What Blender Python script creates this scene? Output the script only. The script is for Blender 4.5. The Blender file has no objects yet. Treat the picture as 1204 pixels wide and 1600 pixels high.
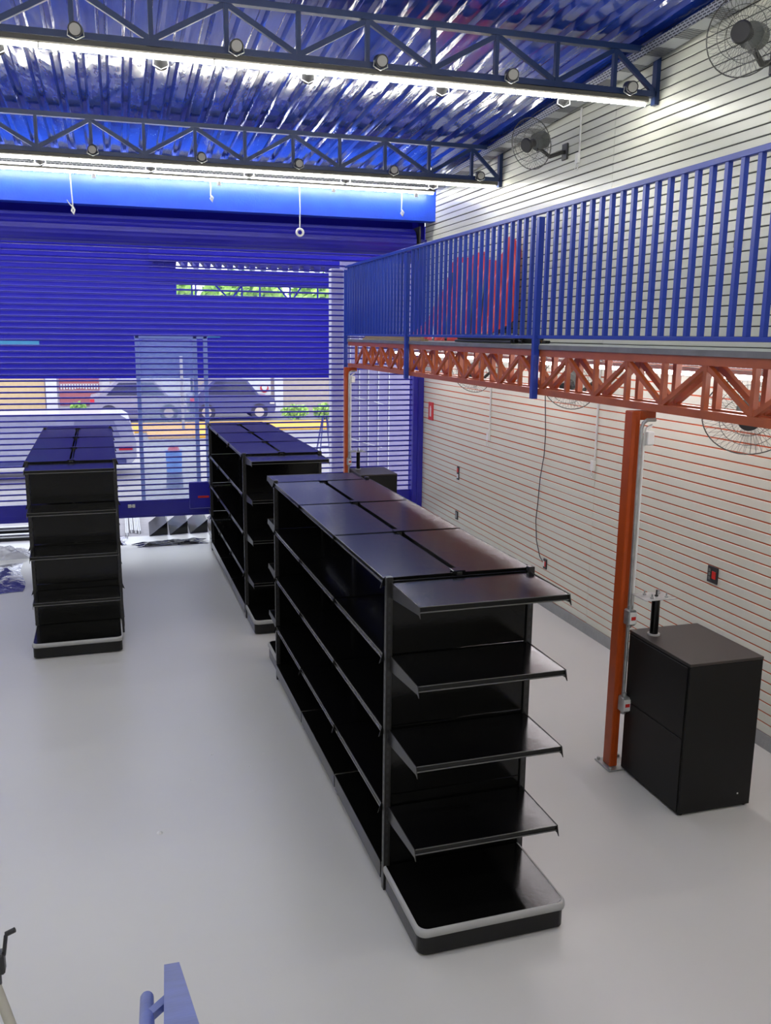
import bpy, math, random
from mathutils import Vector, Matrix
R = math.radians
random.seed(7)
C = bpy.context.scene.collection
S = bpy.context.scene

# ------------------------------------------------------------------ camera
def make_camera():
    yaw, pitch, roll = 0.294788522, 0.198978229, 0.0111065579
    cy, sy, cp, sp = math.cos(yaw), math.sin(yaw), math.cos(pitch), math.sin(pitch)
    f = Vector((sy*cp, cy*cp, -sp)); rt = Vector((cy, -sy, 0)); up = rt.cross(f)
    r2 = rt*math.cos(roll) + up*math.sin(roll)
    u2 = -rt*math.sin(roll) + up*math.cos(roll)
    cam = bpy.data.cameras.new('camera')
    cam.sensor_fit = 'VERTICAL'; cam.sensor_height = 36.0
    cam.lens = 1369.8*36/1600
    cam.clip_start = 0.05; cam.clip_end = 300
    o = bpy.data.objects.new('camera', cam); C.objects.link(o)
    m = Matrix(((r2.x, u2.x, -f.x, 0), (r2.y, u2.y, -f.y, 0), (r2.z, u2.z, -f.z, 3.0), (0, 0, 0, 1)))
    o.matrix_world = m
    S.camera = o
make_camera()

# ------------------------------------------------------------------ world, exposure
w = bpy.data.worlds.new('sky'); S.world = w; w.use_nodes = True
bg = w.node_tree.nodes['Background']
bg.inputs[0].default_value = (0.86, 0.92, 1.0, 1); bg.inputs[1].default_value = 3.6
S.view_settings.view_transform = 'Standard'
try: S.view_settings.look = 'None'
except Exception: pass
S.view_settings.gamma = 1.0
S.view_settings.use_curve_mapping = False
S.view_settings.exposure = 0.0
TUBE = 67.0           # radiance of the LED tubes
TUBE_LOW = 42.0       # the tubes under the mezzanine

# ------------------------------------------------------------------ materials
def nodes_of(name):
    m = bpy.data.materials.new(name); m.use_nodes = True
    nt = m.node_tree
    return m, nt, nt.nodes['Principled BSDF']

def mat(name, col, rough=0.5, metal=0.0, var=0.06, scale=6.0, bump=0.0, bscale=40.0, spec=0.5, coat=0.0, stretch=None):
    m, nt, b = nodes_of(name)
    tc = nt.nodes.new('ShaderNodeTexCoord')
    mp = nt.nodes.new('ShaderNodeMapping')
    if stretch: mp.inputs['Scale'].default_value = stretch
    nt.links.new(tc.outputs['Object'], mp.inputs['Vector'])
    n = nt.nodes.new('ShaderNodeTexNoise'); n.inputs['Scale'].default_value = scale; n.inputs['Detail'].default_value = 5
    nt.links.new(mp.outputs[0], n.inputs['Vector'])
    r = nt.nodes.new('ShaderNodeValToRGB')
    r.color_ramp.elements[0].position = 0.3; r.color_ramp.elements[1].position = 0.7
    r.color_ramp.elements[0].color = tuple(c*(1-var) for c in col) + (1,)
    r.color_ramp.elements[1].color = tuple(min(1, c*(1+var)) for c in col) + (1,)
    nt.links.new(n.outputs['Fac'], r.inputs[0]); nt.links.new(r.outputs[0], b.inputs['Base Color'])
    b.inputs['Roughness'].default_value = rough; b.inputs['Metallic'].default_value = metal
    b.inputs['Specular IOR Level'].default_value = spec
    b.inputs['Coat Weight'].default_value = coat
    if bump:
        n2 = nt.nodes.new('ShaderNodeTexNoise'); n2.inputs['Scale'].default_value = bscale; n2.inputs['Detail'].default_value = 3
        nt.links.new(mp.outputs[0], n2.inputs['Vector'])
        bp = nt.nodes.new('ShaderNodeBump'); bp.inputs['Strength'].default_value = bump; bp.inputs['Distance'].default_value = 0.02
        nt.links.new(n2.outputs['Fac'], bp.inputs['Height']); nt.links.new(bp.outputs[0], b.inputs['Normal'])
    return m

def emit(name, col, strength):
    m = bpy.data.materials.new(name); m.use_nodes = True
    nt = m.node_tree; nt.nodes.clear()
    o = nt.nodes.new('ShaderNodeOutputMaterial'); e = nt.nodes.new('ShaderNodeEmission')
    e.inputs[0].default_value = col + (1,); e.inputs[1].default_value = strength
    nt.links.new(e.outputs[0], o.inputs[0]); return m

def see_through(name, col, fac, rough=0.4):
    """perforated sheet / dusty pane: a fixed share of open area"""
    m, nt, b = nodes_of(name)
    b.inputs['Base Color'].default_value = col + (1,); b.inputs['Roughness'].default_value = rough
    t = nt.nodes.new('ShaderNodeBsdfTransparent'); mx = nt.nodes.new('ShaderNodeMixShader')
    n = nt.nodes.new('ShaderNodeTexNoise'); n.inputs['Scale'].default_value = 2.0
    mr = nt.nodes.new('ShaderNodeMapRange'); mr.inputs[3].default_value = fac-0.03; mr.inputs[4].default_value = fac+0.03
    nt.links.new(n.outputs['Fac'], mr.inputs[0]); nt.links.new(mr.outputs[0], mx.inputs[0])
    nt.links.new(t.outputs[0], mx.inputs[1]); nt.links.new(b.outputs[0], mx.inputs[2])
    nt.links.new(mx.outputs[0], nt.nodes['Material Output'].inputs[0]); return m

def tray_mat():
    m, nt, b = nodes_of('galvanised_perforated_steel')
    tc = nt.nodes.new('ShaderNodeTexCoord'); mp = nt.nodes.new('ShaderNodeMapping')
    nt.links.new(tc.outputs['Object'], mp.inputs[0])
    # bricks as slots: long axis along y or x, both handled with object coords summed
    sx = nt.nodes.new('ShaderNodeSeparateXYZ'); nt.links.new(mp.outputs[0], sx.inputs[0])
    a = nt.nodes.new('ShaderNodeMath'); a.operation = 'ADD'
    nt.links.new(sx.outputs[0], a.inputs[0]); nt.links.new(sx.outputs[1], a.inputs[1])
    cb = nt.nodes.new('ShaderNodeCombineXYZ'); nt.links.new(a.outputs[0], cb.inputs[0]); nt.links.new(sx.outputs[2], cb.inputs[1])
    br = nt.nodes.new('ShaderNodeTexBrick'); nt.links.new(cb.outputs[0], br.inputs[0])
    br.inputs['Scale'].default_value = 1.0; br.inputs['Brick Width'].default_value = 0.05; br.inputs['Row Height'].default_value = 0.022
    br.inputs['Mortar Size'].default_value = 0.0062; br.inputs['Mortar Smooth'].default_value = 0.2
    br.inputs['Color1'].default_value = (0.05, 0.06, 0.08, 1); br.inputs['Color2'].default_value = (0.07, 0.07, 0.08, 1)
    br.inputs['Mortar'].default_value = (0.50, 0.52, 0.54, 1)
    nt.links.new(br.outputs[0], b.inputs['Base Color'])
    b.inputs['Metallic'].default_value = 0.5; b.inputs['Roughness'].default_value = 0.4
    return m

def floor_mat():
    m, nt, b = nodes_of('grey_epoxy_floor')
    tc = nt.nodes.new('ShaderNodeTexCoord')
    n = nt.nodes.new('ShaderNodeTexNoise'); n.inputs['Scale'].default_value = 0.8; n.inputs['Detail'].default_value = 6
    nt.links.new(tc.outputs['Object'], n.inputs[0])
    r = nt.nodes.new('ShaderNodeValToRGB'); r.color_ramp.elements[0].position = .3; r.color_ramp.elements[1].position = .75
    r.color_ramp.elements[0].color = (0.575, 0.57, 0.55, 1); r.color_ramp.elements[1].color = (0.60, 0.595, 0.57, 1)
    nt.links.new(n.outputs['Fac'], r.inputs[0]); nt.links.new(r.outputs[0], b.inputs['Base Color'])
    n2 = nt.nodes.new('ShaderNodeTexNoise'); n2.inputs['Scale'].default_value = 3.0; n2.inputs['Detail'].default_value = 4
    nt.links.new(tc.outputs['Object'], n2.inputs[0])
    mr = nt.nodes.new('ShaderNodeMapRange'); mr.inputs[3].default_value = 0.28; mr.inputs[4].default_value = 0.33
    nt.links.new(n2.outputs['Fac'], mr.inputs[0]); nt.links.new(mr.outputs[0], b.inputs['Roughness'])
    mp = nt.nodes.new('ShaderNodeMapping'); mp.inputs['Scale'].default_value = (1.0, 5.0, 1)
    nt.links.new(tc.outputs['Object'], mp.inputs[0])
    n3 = nt.nodes.new('ShaderNodeTexNoise'); n3.inputs['Scale'].default_value = 1.5; nt.links.new(mp.outputs[0], n3.inputs[0])
    bp = nt.nodes.new('ShaderNodeBump'); bp.inputs['Strength'].default_value = 0.04; bp.inputs['Distance'].default_value = 0.02
    nt.links.new(n3.outputs['Fac'], bp.inputs['Height']); nt.links.new(bp.outputs[0], b.inputs['Normal'])
    return m

M = {}
M['floor'] = floor_mat()
M['slat'] = mat('white_slatwall_board', (0.66, 0.665, 0.575), 0.32, var=0.02, scale=1.5)
M['groove_dark'] = mat('dark_groove', (0.03, 0.03, 0.03), 0.7)
M['groove_orange'] = mat('orange_groove', (0.58, 0.105, 0.03), 0.6)
M['base_grey'] = mat('grey_skirting_paint', (0.30, 0.31, 0.31), 0.55, var=0.08, bump=0.2)
M['white_wall'] = mat('white_wall_paint', (0.68, 0.68, 0.65), 0.6)
M['roof'] = mat('blue_roof_sheet', (0.012, 0.045, 0.36), 0.13, var=0.12, scale=3.0, bump=0.30, bscale=2.6, spec=0.7, coat=0.35, stretch=(6.0, 0.9, 1.0))
M['blue_steel'] = mat('navy_truss_paint', (0.008, 0.028, 0.11), 0.36, var=0.1)
M['rail_blue'] = mat('royal_blue_railing_paint', (0.012, 0.045, 0.36), 0.33, var=0.08)
M['stair_blue'] = mat('worn_blue_stair_paint', (0.13, 0.18, 0.50), 0.36, var=0.15, bump=0.05)
M['beam_blue'] = mat('bright_blue_beam_paint', (0.010, 0.065, 0.62), 0.42, var=0.10, bump=0.1)
M['shutter'] = mat('dark_blue_shutter_steel', (0.018, 0.016, 0.36), 0.28, var=0.06, spec=0.6)
M['perf'] = see_through('blue_perforated_sheet', (0.030, 0.028, 0.42), 0.30)
M['fascia'] = mat('blue_fascia_board', (0.006, 0.004, 0.25), 0.6, spec=0.12)
M['orange'] = mat('orange_steel_paint', (0.38, 0.085, 0.022), 0.38, var=0.12)
M['orange_column'] = mat('deep_orange_column_paint', (0.40, 0.060, 0.006), 0.34, var=0.12)
M['concrete'] = mat('grey_cement_board', (0.46, 0.49, 0.46), 0.55, var=0.08, bump=0.15)
M['slab_edge'] = mat('dark_grey_board_edge', (0.16, 0.16, 0.17), 0.45, var=0.15)
M['black'] = mat('black_powder_coated_steel', (0.0035, 0.0035, 0.0035), 0.17, var=0.15, bump=0.02, spec=0.36)
M['black_edge'] = mat('dark_grey_steel_edge', (0.035, 0.034, 0.034), 0.28, metal=0.4)  # greyer than the black shelf steel
M['black_wood'] = mat('black_laminate', (0.0055, 0.0055, 0.0055), 0.42, bump=0.1, bscale=300, spec=0.3)
M['brown_top'] = mat('dark_brown_laminate_top', (0.035, 0.029, 0.026), 0.42, bump=0.08, bscale=200)
M['shelf_top'] = mat('glossy_black_shelf_top', (0.0035, 0.0035, 0.004), 0.17, var=0.15, bump=0.03, bscale=12, spec=0.32)
M['edge'] = mat('shelf_edge_highlight', (0.16, 0.16, 0.155), 0.25, metal=0.6)  # lighter tone paints the highlight along the shelf folds
M['channel'] = mat('grey_lamp_channel', (0.085, 0.080, 0.070), 0.5)
M['strip'] = mat('light_grey_bumper_strip', (0.38, 0.38, 0.37), 0.4)
M['alu'] = mat('brushed_aluminium', (0.55, 0.55, 0.56), 0.35, metal=0.9)
M['galv'] = mat('galvanised_steel', (0.42, 0.43, 0.43), 0.35, metal=0.7, var=0.2, scale=20)
M['tray'] = tray_mat()
M['white'] = mat('white_plastic', (0.72, 0.72, 0.70), 0.4)
M['lens'] = mat('frosted_lamp_lens', (0.45, 0.44, 0.40), 0.4)
M['dark'] = mat('dark_grey_plastic', (0.03, 0.03, 0.032), 0.4)
M['fan_grey'] = mat('grey_green_fan_motor', (0.12, 0.13, 0.12), 0.45)
M['wire'] = mat('dark_fan_wire', (0.11, 0.11, 0.10), 0.4, metal=0.5)
M['blade'] = see_through('smoky_fan_blade', (0.25, 0.26, 0.25), 0.22)
M['red'] = mat('red_plastic', (0.60, 0.02, 0.015), 0.4)
M['red_cloth'] = mat('red_tarpaulin', (0.60, 0.045, 0.04), 0.38, var=0.2, bump=0.5, bscale=5)
M['plastic'] = see_through('crumpled_clear_film', (0.45, 0.45, 0.50), 0.50, 0.15)
M['foil'] = mat('silver_packing_film', (0.20, 0.20, 0.26), 0.15, metal=0.8, bump=0.6, bscale=9)
M['beige'] = mat('beige_painted_tube', (0.52, 0.50, 0.42), 0.35)
M['yellow'] = mat('yellow_road_paint', (0.80, 0.42, 0.03), 0.5)
M['paving'] = mat('grey_paving', (0.36, 0.34, 0.35), 0.7, var=0.1)  # plain grey paving tone
M['asphalt'] = mat('road_asphalt', (0.24, 0.23, 0.25), 0.8)
M['yellow_tile'] = mat('cream_yellow_tile', (0.68, 0.50, 0.24), 0.5)
M['stucco'] = mat('beige_stucco', (0.50, 0.42, 0.36), 0.8, bump=0.3)
M['white_out'] = mat('white_masonry', (0.75, 0.73, 0.74), 0.7)
M['door_red'] = mat('faded_red_door', (0.42, 0.13, 0.12), 0.6)
M['car_white'] = mat('white_car_paint', (0.50, 0.50, 0.58), 0.3, coat=0.4)
M['car_grey'] = mat('grey_car_paint', (0.30, 0.30, 0.40), 0.3, coat=0.4)
M['car_dark'] = mat('dark_blue_car_paint', (0.06, 0.07, 0.20), 0.3, coat=0.4)
M['glass_dark'] = mat('dark_car_glass', (0.04, 0.045, 0.08), 0.08)
M['tyre'] = mat('black_rubber', (0.03, 0.03, 0.04), 0.8)
M['pale_blue'] = see_through('pale_blue_glass', (0.50, 0.66, 0.78), 0.24, 0.15)
M['pale_frame'] = mat('pale_blue_frame', (0.16, 0.22, 0.40), 0.4)
M['cyan'] = mat('cyan_sign_and_reflection', (0.06, 0.28, 0.42), 0.5, spec=0.2)
M['blob_blue'] = mat('bright_blue_plastic', (0.05, 0.22, 0.75), 0.5)
M['leaf'] = mat('leaf_green', (0.42, 0.66, 0.12), 0.6, var=0.35, scale=2.0)
M['bark'] = mat('tree_bark', (0.10, 0.07, 0.05), 0.8)
M['wood'] = mat('raw_pine_batten', (0.45, 0.33, 0.18), 0.6, var=0.3, stretch=(1, .1, 1))
M['lilac_reflection'] = mat('lilac_grey_reflection', (0.30, 0.27, 0.42), 0.7)
M['tube'] = emit('led_tube_glow', (1.0, 0.985, 0.90), TUBE)
M['tube_low'] = emit('led_tube_glow_low', (1.0, 0.93, 0.96), TUBE_LOW)

# ------------------------------------------------------------------ mesh helpers
class MB:
    def __init__(s): s.v = []; s.f = []; s.m = []; s.smooth = []
    def add(s, vs, fs, mi=0, sm=False):
        n = len(s.v); s.v += [tuple(p) for p in vs]
        for f in fs: s.f.append([i+n for i in f]); s.m.append(mi); s.smooth.append(sm)
        return s
    def box(s, x0, x1, y0, y1, z0, z1, mi=0):
        vs = [(x, y, z) for z in (z0, z1) for y in (y0, y1) for x in (x0, x1)]
        return s.add(vs, [(0, 2, 3, 1), (4, 5, 7, 6), (0, 1, 5, 4), (2, 6, 7, 3), (0, 4, 6, 2), (1, 3, 7, 5)], mi)
    def bev(s, x0, x1, y0, y1, z0, z1, b=0.004, mi=0):
        """box with chamfered edges"""
        xs, ys, zs = (x0, x1), (y0, y1), (z0, z1)
        V = []; idx = {}
        for i in (0, 1):
            for j in (0, 1):
                for k in (0, 1):
                    sx, sy, sz = (1, -1)[i], (1, -1)[j], (1, -1)[k]
                    for ax in range(3):
                        p = [xs[i]+sx*b, ys[j]+sy*b, zs[k]+sz*b]
                        p[ax] = (xs[i], ys[j], zs[k])[ax]
                        idx[(i, j, k, ax)] = len(V); V.append(tuple(p))
        F = []
        for ax in range(3):
            for side in (0, 1):
                q = []
                for a, c in ((0, 0), (1, 0), (1, 1), (0, 1)):
                    t = [a, c]; t.insert(ax, side); q.append(idx[(t[0], t[1], t[2], ax)])
                if (side == 0) != (ax == 1): q = q[::-1]
                F.append(q)
        for ax in range(3):
            o = [a for a in range(3) if a != ax]
            for a in (0, 1):
                for c in (0, 1):
                    t0 = [0, 0, 0]; t1 = [0, 0, 0]; t0[o[0]] = t1[o[0]] = a; t0[o[1]] = t1[o[1]] = c; t1[ax] = 1
                    F.append([idx[(*t0, o[0])], idx[(*t1, o[0])], idx[(*t1, o[1])], idx[(*t0, o[1])]])
        for i in (0, 1):
            for j in (0, 1):
                for k in (0, 1): F.append([idx[(i, j, k, 0)], idx[(i, j, k, 1)], idx[(i, j, k, 2)]])
        return s.add(V, F, mi)
    def bar(s, a, b, w, h=None, mi=0, up=(0, 0, 1)):
        """rectangular bar between two points"""
        h = h or w; a = Vector(a); b = Vector(b); d = (b-a).normalized(); u = Vector(up)
        if abs(d.dot(u)) > 0.99: u = Vector((0, 1, 0))
        r = d.cross(u).normalized(); u = r.cross(d)
        vs = []
        for p in (a, b):
            for x, y in ((-1, -1), (1, -1), (1, 1), (-1, 1)): vs.append(p+r*x*w/2+u*y*h/2)
        return s.add(vs, [(0, 1, 2, 3), (7, 6, 5, 4), (0, 4, 5, 1), (1, 5, 6, 2), (2, 6, 7, 3), (3, 7, 4, 0)], mi)
    def cyl(s, a, b, r0, r1=None, n=16, mi=0, caps=True, sm=True):
        r1 = r0 if r1 is None else r1; a = Vector(a); b = Vector(b); d = (b-a).normalized()
        u = Vector((0, 0, 1)) if abs(d.z) < .9 else Vector((1, 0, 0))
        x = d.cross(u).normalized(); y = d.cross(x)
        vs = []
        for p, r in ((a, r0), (b, r1)):
            for i in range(n):
                t = 2*math.pi*i/n; vs.append(p+x*math.cos(t)*r+y*math.sin(t)*r)
        s.add(vs, [(i, (i+1) % n, n+(i+1) % n, n+i) for i in range(n)], mi, sm)
        if caps: s.add(vs, [list(range(n))[::-1], list(range(n, 2*n))], mi)
        return s
    def tube(s, pts, r, n=6, mi=0, closed=False):
        pts = [Vector(p) for p in pts]; L = len(pts); rings = []
        prev = None
        for i, p in enumerate(pts):
            if closed: d = pts[(i+1) % L]-pts[i-1]
            else: d = pts[min(i+1, L-1)]-pts[max(i-1, 0)]
            d.normalize()
            if prev is None:
                u = Vector((0, 0, 1)) if abs(d.z) < .9 else Vector((1, 0, 0)); x = d.cross(u).normalized()
            else: x = (prev-d*prev.dot(d)).normalized()
            prev = x; y = d.cross(x)
            rings.append([p+x*math.cos(2*math.pi*k/n)*r+y*math.sin(2*math.pi*k/n)*r for k in range(n)])
        vs = [q for rg in rings for q in rg]; fs = []
        for i in range(L if closed else L-1):
            j = (i+1) % L
            for k in range(n): fs.append((i*n+k, i*n+(k+1) % n, j*n+(k+1) % n, j*n+k))
        s.add(vs, fs, mi, True)
        if not closed: s.add(vs, [list(range(n))[::-1], list(range((L-1)*n, L*n))], mi)
        return s
    def prism(s, poly, axis, a, b, mi=0):
        """extrude 2-D outline along axis: 'x' -> poly is (y,z); 'y' -> (x,z); 'z' -> (x,y)"""
        n = len(poly)
        def P(p, t): return {'x': (t, p[0], p[1]), 'y': (p[0], t, p[1]), 'z': (p[0], p[1], t)}[axis]
        vs = [P(p, a) for p in poly]+[P(p, b) for p in poly]
        return s.add(vs, [(i, (i+1) % n, n+(i+1) % n, n+i) for i in range(n)]+[list(range(n))[::-1], list(range(n, 2*n))], mi)
    def mesh(s, name, mats, org=(0, 0, 0)):
        me = bpy.data.meshes.new(name)
        me.from_pydata([(x-org[0], y-org[1], z-org[2]) for x, y, z in s.v], [], s.f)
        if not isinstance(mats, (list, tuple)): mats = [mats]
        for m in mats: me.materials.append(M[m])
        me.polygons.foreach_set('material_index', s.m); me.polygons.foreach_set('use_smooth', s.smooth)
        me.validate(); me.update()
        import bmesh
        bm = bmesh.new(); bm.from_mesh(me); bmesh.ops.recalc_face_normals(bm, faces=bm.faces); bm.to_mesh(me); bm.free()
        return me

def tag(o, label=None, cat=None, group=None, kind=None):
    if label: o['label'] = label
    if cat: o['category'] = cat
    if group: o['group'] = group
    if kind: o['kind'] = kind
    return o
def empty(name, loc=(0, 0, 0), rz=0, label=None, cat=None, group=None):
    o = bpy.data.objects.new(name, None); C.objects.link(o); o.location = loc; o.rotation_euler = (0, 0, rz)
    o.empty_display_size = 0.1
    return tag(o, label, cat, group)
def link(name, me, parent=None, loc=(0, 0, 0), rot=(0, 0, 0)):
    o = bpy.data.objects.new(name, me); C.objects.link(o); o.parent = parent; o.location = loc; o.rotation_euler = rot
    return o
def part(name, mb, mats, parent, org=None, label=None, loc=(0, 0, 0)):
    """mb in local coordinates of parent, or in world coordinates when org (= the parent's place) is given"""
    o = link(name, mb.mesh(name, mats, org or (0, 0, 0)), parent, loc)
    if label: o['label'] = label
    return o
def solo(name, mb, mats, org, label=None, cat=None, group=None, kind=None, local=False):
    return tag(link(name, mb.mesh(name, mats, (0, 0, 0) if local else org), None, org), label, cat, group, kind)
def struct(name, mb, mats, org=(0, 0, 0), label=None, cat=None):
    return solo(name, mb, mats, org, label, cat, None, 'structure')
def copy_tree(o, parent=None):
    c = o.copy(); C.objects.link(c); c.parent = parent
    for ch in list(o.children): copy_tree(ch, c)
    return c

# ================================================================== SETTING
XL, XR, YB, YS = -5.0, 4.5, -3.0, 12.95     # left wall, right wall, back wall, shutter plane
f = MB().box(XL-.2, XR+.2, YB-.2, 13.35, -0.12, 0)
struct('floor', f, 'floor', (0, 0, 0), 'smooth light grey epoxy floor of the shop', 'floor')
struct('wall_left', MB().box(XL-.15, XL, YB, 13.3, 0, 5.9), 'white_wall', (XL, 0, 0), 'plain white wall on the left side', 'wall')
struct('wall_back', MB().box(XL-.15, XR+.1, YB-.15, YB, 0, 6.2), 'white_wall', (0, YB, 0), 'plain white wall behind the viewer', 'wall')

def roof_z(y): return 5.425-0.056*(y-7.0)    # underside of the sheets

# right wall: backing + slats
wr = empty('wall_right', (XR, 0, 0)); tag(wr, 'long white slatwall with horizontal grooves along the right side', 'wall', None, 'structure')
part('backing_board', MB().box(XR+.0075, XR+.12, YB, 12.95, 0, 2.93), 'groove_orange', wr, (XR, 0, 0), 'orange board showing in the lower grooves')
part('backing_board', MB().box(XR+.0075, XR+.12, YB, 12.95, 2.93, 6.0), 'groove_dark', wr, (XR, 0, 0), 'dark board showing in the upper grooves')
P_, H_ = 0.0785, 0.0685
def slat_mesh(y0, y1, edge):
    b = 0.003
    mb = MB().prism([(0, b), (b, 0), (.0075, 0), (.0075, H_), (b, H_), (0, H_-b)], 'y', y0, y1)
    for i in (0, 1): mb.m[i] = 1          # cut edges of the board
    return mb.mesh('slat', ['slat', edge])
ya, yb, yc = YB, 7.66, 12.94
LOW = [slat_mesh(ya, yb-.002, 'groove_orange'), slat_mesh(yb+.002, yc, 'groove_orange')]
HIGH = [slat_mesh(ya, yb-.002, 'slat'), slat_mesh(yb+.002, yc, 'slat')]
z = 0.115; k = 0
while z+H_ < 5.95:
    m1, m2 = LOW if z < 2.9 else HIGH
    for me, y0 in ((m1, ya), (m2, yb)):
        link('slat', me, wr, (0, 0, z+(0.003 if me is m2 and k % 3 == 0 else 0)))
    z += P_; k += 1
struct('baseboard_right', MB().box(XR-.012, XR+.014, YB, 12.9, 0, 0.112), 'base_grey', (XR, 0, 0), 'grey painted skirting under the white slatwall', 'skirting')

# roof sheets with trapezoid ribs along Y
ceil = empty('ceiling', (0, 0, 5.4)); tag(ceil, 'shiny blue corrugated metal roof', 'roof', None, 'structure')
prof = [(0, 0), (0.075, 0), (0.10, 0.036), (0.14, 0.036), (0.165, 0), (0.2, 0)]
W = 1.0
def roof_sheet(i):
    rnd = random.Random(i)
    pts = []
    for r in range(5):
        for x, zz in prof[:-1]: pts.append((r*0.2+x, zz))
    pts.append((1.0, 0))
    ny = 90; vs = []; fs = []
    ph = [rnd.uniform(0, 6.28) for _ in range(8)]
    for j in range(ny+1):
        y = YB + (13.05-YB)*j/ny
        for q, (x, zz) in enumerate(pts):
            d = 0.0022*math.sin(y*2.3+ph[q % 8])+0.0016*math.sin(y*5.1+ph[(q+3) % 8]+x*3)
            vs.append((x, y, zz+roof_z(y)+d-5.4))
    n = len(pts)
    for j in range(ny):
        for q in range(n-1): fs.append((j*n+q, j*n+q+1, (j+1)*n+q+1, (j+1)*n+q))
    mb = MB(); mb.add(vs, fs, 0, False)
    return mb
x = XL-0.1; i = 0
while x < XR+.05:
    o = part('roof_sheet', roof_sheet(i), 'roof', ceil); o.location = (x, 0, (i % 2)*0.0015); x += W-.003; i += 1

# front: beam, wall over the shutter, side pilaster
struct('trim_1', MB().box(XL, XR, 12.50, 12.56, 4.62, roof_z(12.5)).box(XL, XR, 12.56, 12.72, 4.62, 4.66), 'beam_blue', (0, 12.5, 4.62),
       'bright blue steel beam above the roller shutter', 'beam')
struct('wall_front', MB().box(4.40, 4.5, 12.96, 13.25, 0, 5.2).box(XL, XR, 13.25, 13.35, 4.25, 5.3), 'fascia', (0, 13.25, 4.2), 'dark blue wall above the rolled shutter', 'wall')
struct('trim_2', MB().box(4.335, 4.5, 12.86, 12.90, 0, 4.4).box(4.335, 4.36, 12.90, 13.0, 0, 4.4).box(4.41, 4.425, 12.84, 12.86, 0, 4.4), 'shutter', (4.4, 12.9, 0),
       'dark blue vertical guide post at the right end of the shutter', 'post')

# ------------------------------------------------------------------ roller shutter
sh = empty('roller_shutter', (0, YS, 0.37), 0, 'wide dark blue perforated roller shutter lowered almost to the floor', 'shutter')
SX0, SX1 = XL+.02, 4.34
def shutter_slat():
    mb = MB()
    # rounded rail (opaque) at the bottom, perforated bowed face above
    rail = []
    for k in range(8):
        t = 2*math.pi*k/8; rail.append((0.007*math.cos(t), 0.0085+0.0085*math.sin(t)))
    mb.prism(rail, 'x', SX0, SX1, 0)
    prev = None
    for k in range(5):
        t = k/4; zz = 0.016+t*0.058; yy = 0.007*math.sin(math.pi*t)
        if prev: mb.add([(SX0, prev[0], prev[1]), (SX1, prev[0], prev[1]), (SX1, yy, zz), (SX0, yy, zz)], [(0, 1, 2, 3)], 1, True)
        prev = (yy, zz)
    mb.box(SX0, SX1, -.002, .002, .071, .0785, 0)
    return mb
sm = shutter_slat().mesh('slat', ['shutter', 'perf'])
z = 0.235
while z < 3.86:
    link('slat', sm, sh, (0, 0, z)); z += 0.0785
mb = MB().box(SX0, SX1, -.012, .012, 0, .10).box(SX0, SX1, -.02, -.012, .028, .034).box(SX0, SX1, -.010, .010, .10, .165).box(SX0, SX1, -.014, .008, .165, .235)
part('bottom_bar', mb, 'shutter', sh, None, 'solid blue bottom bar')
mb = MB().bev(.915, 1.24, -.055, -.014, .10, .50, .01)
lb = part('lock_box', mb, 'shutter', sh, None, 'blue lock box on the shutter bottom bar')
part('label', MB().box(1.04, 1.20, -.058, -.055, .26, .29), 'red', lb)
mb = MB(); mb.bev(.05, .10, -.03, -.02, .15, .20, .003); mb.bev(.11, .15, -.03, -.02, .15, .20, .003); mb.box(.10, .11, -.028, -.02, .165, .18)
part('latch', mb, 'white', sh, None, 'white latch on the bottom bar')
# drum
mb = MB(); n = 40
pts = []
for k in range(n):
    t = 2*math.pi*k/n; r = 0.185+(0.006 if k % 2 else 0)
    pts.append((r*math.cos(t), 3.99+r*math.sin(t)))
mb.prism(pts, 'x', SX0, SX1-.03)
part('drum', mb, 'shutter', sh, None, 'rolled up shutter coil')
part('drum_bracket', MB().box(4.34, 4.36, -.22, .22, 3.72, 4.2), 'dark', sh)

# ------------------------------------------------------------------ roof trusses
def roof_truss(Y, zb, zt, nodes_x0, label, endpost=True):
    org = (4.48, Y, zb)
    t = empty('roof_truss', org, 0, label, 'truss', 'blue roof trusses across the shop')
    part('top_chord', MB().box(XL, 4.47, Y-.03, Y+.03, zt-.045, zt), 'blue_steel', t, org)
    part('bottom_chord', MB().box(XL, 4.47, Y-.03, Y+.03, zb, zb+.045), 'blue_steel', t, org)
    part('end_post', MB().box(4.455, 4.495, Y-.03, Y+.03, zb-.06, zt), 'blue_steel', t, org)
    p = 0.533; x = nodes_x0; k = 0
    bot = zb+.045; top = zt-.045
    vm = MB().box(-.016, .016, -.022, .022, bot-zb, top-zb).mesh('vertical', 'blue_steel')
    dm = [MB().bar((0, 0, bot-zb), (p, 0, top-zb), .04, .03, 0, (0, 1, 0)).mesh('diagonal', 'blue_steel'),
          MB().bar((0, 0, top-zb), (p, 0, bot-zb), .04, .03, 0, (0, 1, 0)).mesh('diagonal', 'blue_steel')]
    while x > XL:
        link('vertical', vm, t, (x-org[0], 0, 0))
        # k even: x is a top node
        link('diagonal', dm[0] if k % 2 == 0 else dm[1], t, (x-p-org[0], 0, 0))
        x -= p; k += 1
    link('diagonal', MB().bar((0, 0, top-zb), (4.455-nodes_x0, 0, bot-zb), .04, .03, 0, (0, 1, 0)).mesh('diagonal', 'blue_steel'), t, (nodes_x0-org[0], 0, 0))
    return t
roof_truss(7.0, 5.00, 5.385, 4.07, 'blue roof truss nearer the viewer, over the front half of the shelving')
roof_truss(10.2, 4.81, 5.205, 4.11, 'blue roof truss farther away, closer to the roller shutter')
roof_truss(3.8, 5.18, 5.565, 4.07, 'blue roof truss overhead above the viewer')
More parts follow.
